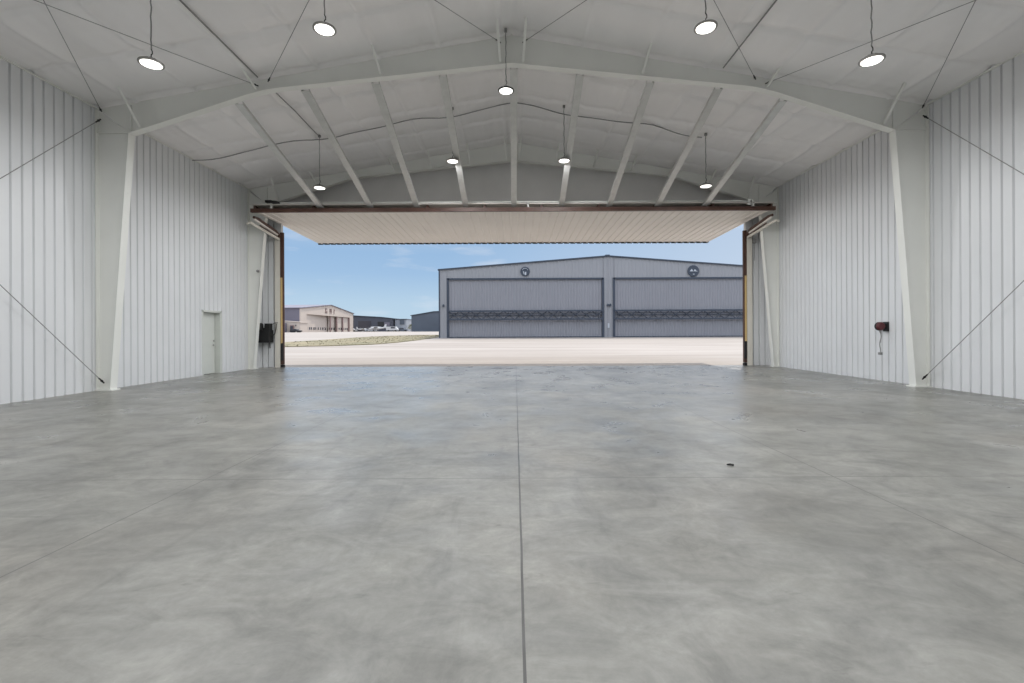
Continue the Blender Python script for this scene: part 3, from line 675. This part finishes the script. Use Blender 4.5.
wy = 147.5; rec = [.45, .75, 1.05, 1.35, 1.0, .6, .5]
for (a, c), r_ in zip(leafs, rec):
    m = MB(); m.box(BX-r_-.2, BX-r_, a, c, bz-.2, oz+.3); lf = m.build('sliding_door', M['beigedoor'], bh)
    y = a+.5
    while y < c-.9:
        m = MB(); m.box(BX-r_-.02, BX-r_+.05, y, y+1.0, 2.2, 3.0); m.build('window', M['glass'], lf); y += 2.05
for y in (166.5, 172.5, 178.5, 185):
    m = MB(); m.box(BX-.45, BX-.15, y-.4, y+.4, bz-.2, oz+.1); m.build('post', M['brick'], bh)
for y, k in ((162.2, 0), (166, 1), (169.7, 2)):   # three brown letters, too far to read
    m = MB(); z = 8.8; q = lambda a, b_, c_, d_: m.box(BX, BX+.12, y+a, y+b_, z+c_, z+d_)
    q(-.8, -.3, -.8, .8)
    if k == 0: q(-.8, .8, .5, .8); q(-.8, .6, -.8, -.5); q(.3, .8, -.8, .0)
    if k == 1: q(-.8, .8, .5, .8); q(.3, .8, -.8, .8); q(-.8, .8, -.15, .15)
    if k == 2: q(-.3, .2, .45, .8)
    m.build('sign_letter', M['brick'], bh)
# low annex in front of its side
an = thing('annex_building', 'low beige annex with dark brown entrance beside the beige hangar', 'building', (-69, 140, gz(140)))
az = gz(138)
m = MB(); m.prism([(-75, az-.3), (-63.4, az-.3), (-63.4, 4.2), (-69, 4.7), (-75, 4.7)], 138, 142.8); m.build('wall', M['beige'], an)
m = MB(); m.prism([(-75.3, 4.7), (-69, 4.7), (-63.2, 4.2), (-63.2, 4.4), (-69, 4.9), (-75.3, 4.9)], 137.8, 142.9); m.build('roof', M['beige'], an)
m = MB(); m.box(-66.3, -65.2, 137.6, 138.0, az, 3.5); m.build('entrance', M['brick'], an)
m = MB(); m.box(-66.1, -65.4, 137.5, 137.65, az, 3.2); m.build('door', M['glass'], an)
m = MB(); m.box(-64.8, -64.6, 137.8, 138, 3.2, 3.6); m.build('wall_light', M['glass'], an)
m = MB(); m.box(-80, -67.2, 135.5, 137.6, az-.2, 4.1); tag(m.build('low_shed', M['purple'], None, (-70, 136, az)), 'low grey shed at the far left behind the opening edge', 'shed')

# ------------------------------------------------------------------ dark hangars in the middle distance
DY = 200.0; zz = gz(DY)
dh = thing('hangar_row', 'long charcoal hangar with darker open bays beyond the beige hangar', 'hangar', (-58, DY, zz))
m = MB(); m.prism([(-72, zz-.3), (-52.6, zz-.3), (-52.6, 7.0), (-57, 7.5), (-72, 8.4)], DY, DY+25); m.build('wall', M['darkwall'], dh)
m = MB(); m.prism([(-72.3, 8.4), (-57, 7.5), (-52.3, 7.0), (-52.3, 7.25), (-57, 7.8), (-72.3, 8.7)], DY-.4, DY+25.4); m.build('roof', M['slate'], dh)
m = MB(); m.box(-67, -61.5, DY-.15, DY, zz, 6.0); m.build('bay_door', M['glass'], dh)
m = MB(); m.box(-58.7, -56, DY-.15, DY, 3.9, 5.7); m.build('window_band', M['black'], dh)
m = MB(); m.box(-55.9, -53.6, DY-.2, DY, 3.9, 5.5); m.build('sign_board', M['purple'], dh)
pb = thing('pale_building', 'small pale grey building between the charcoal hangar and the hills', 'building', (-48, DY, zz))
m = MB(); m.box(-52.1, -47.2, DY+3, DY+20, zz-.3, 6.8); m.build('wall', M['paleblue'], pb)
m = MB(); m.box(-50.0, -48.0, DY+2.8, DY+3, 4.6, 6.6); m.build('window', M['slatewall'], pb)
m = MB(); m.box(-50, -47.6, DY+2.8, DY+3, zz, 3.1); m.build('entrance', M['slatewall'], pb)
m = MB(); m.box(-52.2, -47, DY+2.6, DY+20.2, 6.8, 7.0); m.build('roof', M['slate'], pb)
RYY = 150; z2 = gz(RYY)
rh = thing('aircraft_hangar', 'dark slate blue hangar half hidden behind the grey hangar', 'hangar', (-22, RYY, z2))
m = MB(); m.prism([(-33.2, z2-.3), (-12, z2-.3), (-12, 6.9), (-24.5, 7.8), (-26, 7.75), (-33.2, 6.5)], RYY, RYY+25)
m.build('wall', M['slatewall'], rh)
m = MB()
for k in range(7): m.box(-33.2, -12, RYY-.06, RYY, 2.2+k*.6, 2.28+k*.6)
m.box(-31.8, -14, RYY-.1, RYY, z2, 1.9); m.build('door', M['slatewall'], rh)
m = MB(); m.prism([(-33.5, 6.5), (-26, 7.75), (-24.5, 7.8), (-12, 6.9), (-12, 7.1), (-24.5, 8.0), (-26, 7.95), (-33.5, 6.7)], RYY-.3, RYY+25.3); m.build('roof', M['slate'], rh)
# hills
m = MB(); n = 60; vs = []
for i in range(n+1):
    x = -520+i*14; h = 19+3*mnoise.noise(Vector((x*.012, 1, 0)))+2*mnoise.noise(Vector((x*.05, 4, 0)))
    vs += [(x, 760, 0), (x, 800, max(4, h+2)), (x, 890, 0)]
m.add(vs, [(3*i, 3*i+3, 3*i+4, 3*i+1) for i in range(n)]+[(3*i+1, 3*i+4, 3*i+5, 3*i+2) for i in range(n)])
struct(m.build('hills', M['hill']))

# ------------------------------------------------------------------ parked planes, cars, trees
def car(x, y, L_, H_, label, m_, van=False):
    z = gz(y); t = thing('parked_van' if van else 'parked_car', label, 'van' if van else 'car', (x, y, z), None if van else 'vehicles before the charcoal hangar')
    m = MB()
    if van: p = [(-.5, .25), (.5, .25), (.5, .5), (.42, .62), (.34, .95), (.28, 1), (-.49, 1), (-.5, .95)]
    else: p = [(-.5, .22), (.5, .22), (.5, .5), (.44, .58), (.24, .62), (.12, .97), (-.26, 1), (-.42, .62), (-.5, .58)]
    m.prism([(x+a*L_, z+c*H_) for a, c in p], y-.85, y+.85); m.build('body', m_, t)
    m = MB()
    q = [(.30, .62), (.22, .92), (-.1, .92), (-.1, .62)] if van else [(.20, .64), (.10, .92), (-.24, .94), (-.36, .64)]
    m.prism([(x+a*L_, z+c*H_) for a, c in q], y-.87, y+.87); m.build('window', M['glass'], t)
    for s in (-.3, .3):
        m = MB(); m.lathe([(.2, -.9), (.33, -.88), (.33, .88), (.2, .9)], (x+s*L_, y, z+.33), 14, 'Y'); m.build('wheel', M['black'], t)
    return t
def plane(x, y, s, label, flip=1):
    z = gz(y); t = thing('light_aircraft', label, 'aeroplane', (x, y, z), 'small aircraft before the charcoal hangar')
    X = lambda a: x+a*s*flip
    m = MB(); m.tube([(X(-3.8), y, z+1.5*s), (X(-1.5), y, z+1.35*s), (X(0), y, z+1.3*s), (X(1.6), y, z+1.25*s), (X(2.9), y, z+1.15*s)], [.12*s, .38*s, .62*s, .55*s, .25*s], 12); m.smooth = True; m.build('fuselage', M['white'], t)
    m = MB(); m.prism([(X(-.5), y-5*s), (X(.7), y-5*s), (X(1.0), y), (X(.7), y+5*s), (X(-.5), y+5*s), (X(-.7), y)], z+1.85*s, z+2.0*s, axis='Z'); m.build('wing', M['white'], t)
    m = MB(); m.prism([(X(-3.9), z+1.4*s), (X(-2.7), z+1.5*s), (X(-3.5), z+2.9*s), (X(-4.1), z+2.9*s)], y-.06*s, y+.06*s); m.build('tail_fin', M['white'], t)
    m = MB(); m.prism([(X(-4.1), y-1.6*s), (X(-3.3), y-1.6*s), (X(-3.1), y), (X(-3.3), y+1.6*s), (X(-4.1), y+1.6*s)], z+1.5*s, z+1.58*s, axis='Z'); m.build('tailplane', M['white'], t)
    m = MB(); m.tube([(X(2.9), y, z+1.15*s), (X(3.2), y, z+1.15*s)], [.18*s, .03*s], 8); m.box(*sorted((X(3.0), X(3.06))), y-.9*s, y+.9*s, z+1.07*s, z+1.23*s); m.build('propeller', M['dark'], t)
    for a, b_ in ((2.2, 0), (-.2, -1), (-.2, 1)):
        m = MB(); m.tube([(X(a), y+b_*s, z+.25*s), (X(a), y+b_*.5*s, z+1.0*s)], .05*s, 6); m.lathe([(.1*s, -.08), (.25*s, -.07), (.25*s, .07), (.1*s, .08)], (X(a), y+b_*s, z+.25*s), 12, 'Y'); m.build('landing_gear', M['dark'], t)
    return t
plane(-63.2, 194.5, .7, 'small white aircraft with raised tail, leftmost before the charcoal hangar')
plane(-55.2, 186, 1.0, 'small white high wing aircraft right of the parked car', -1)
car(-58.9, 191, 4.4, 1.5, 'silver car parked between the two white aircraft', M['silver'])
car(-49.8, 190, 4.8, 2.0, 'white van parked before the small pale building', M['white'], True)
car(-46.4, 193, 4.2, 1.5, 'dark car parked by the olive bushes', M['slatewall'])
car(-67.9, 194.5, 4.2, 1.5, 'white car half hidden behind the beige hangar corner', M['white'])
car(-62.3, 133, 2.8, 1.0, 'black car parked in front of the beige annex', M['black'])
def bush(x, y, r, h, label):
    z = gz(y); t = thing('bush', label, 'bush', (x, y, z), 'bushes below the far hills'); m = MB(); random.seed(int(x*7)+900)
    for k in range(260):
        a = random.uniform(0, 6.28); ph = random.uniform(-.6, 1.4); rr = r*random.uniform(.6, 1)
        p = Vector((x+rr*math.cos(a)*math.cos(ph), y+rr*math.sin(a)*math.cos(ph), z+h*.55+h*.45*math.sin(ph)))
        q = Vector((random.uniform(-1, 1), random.uniform(-1, 1), random.uniform(-1, 1)))*.35; s_ = Vector((random.uniform(-1, 1), random.uniform(-1, 1), random.uniform(-1, 1)))*.35
        m.add([p, p+q, p+s_], [(0, 1, 2)])
    m.build('foliage', M['leafy'], t)
    m = MB(); m.tube([(x, y, z), (x, y, z+h*.6)], [.12, .05], 6); m.build('stem', M['bark'], t)
bush(-45.6, 205, 1.2, 3.0, 'olive bush standing right of the pale building')
bush(-42.8, 203, 1.2, 2.3, 'olive bush nearest the dark slate hangar')

for o in bpy.data.objects:
    if '_w' in o: del o['_w']
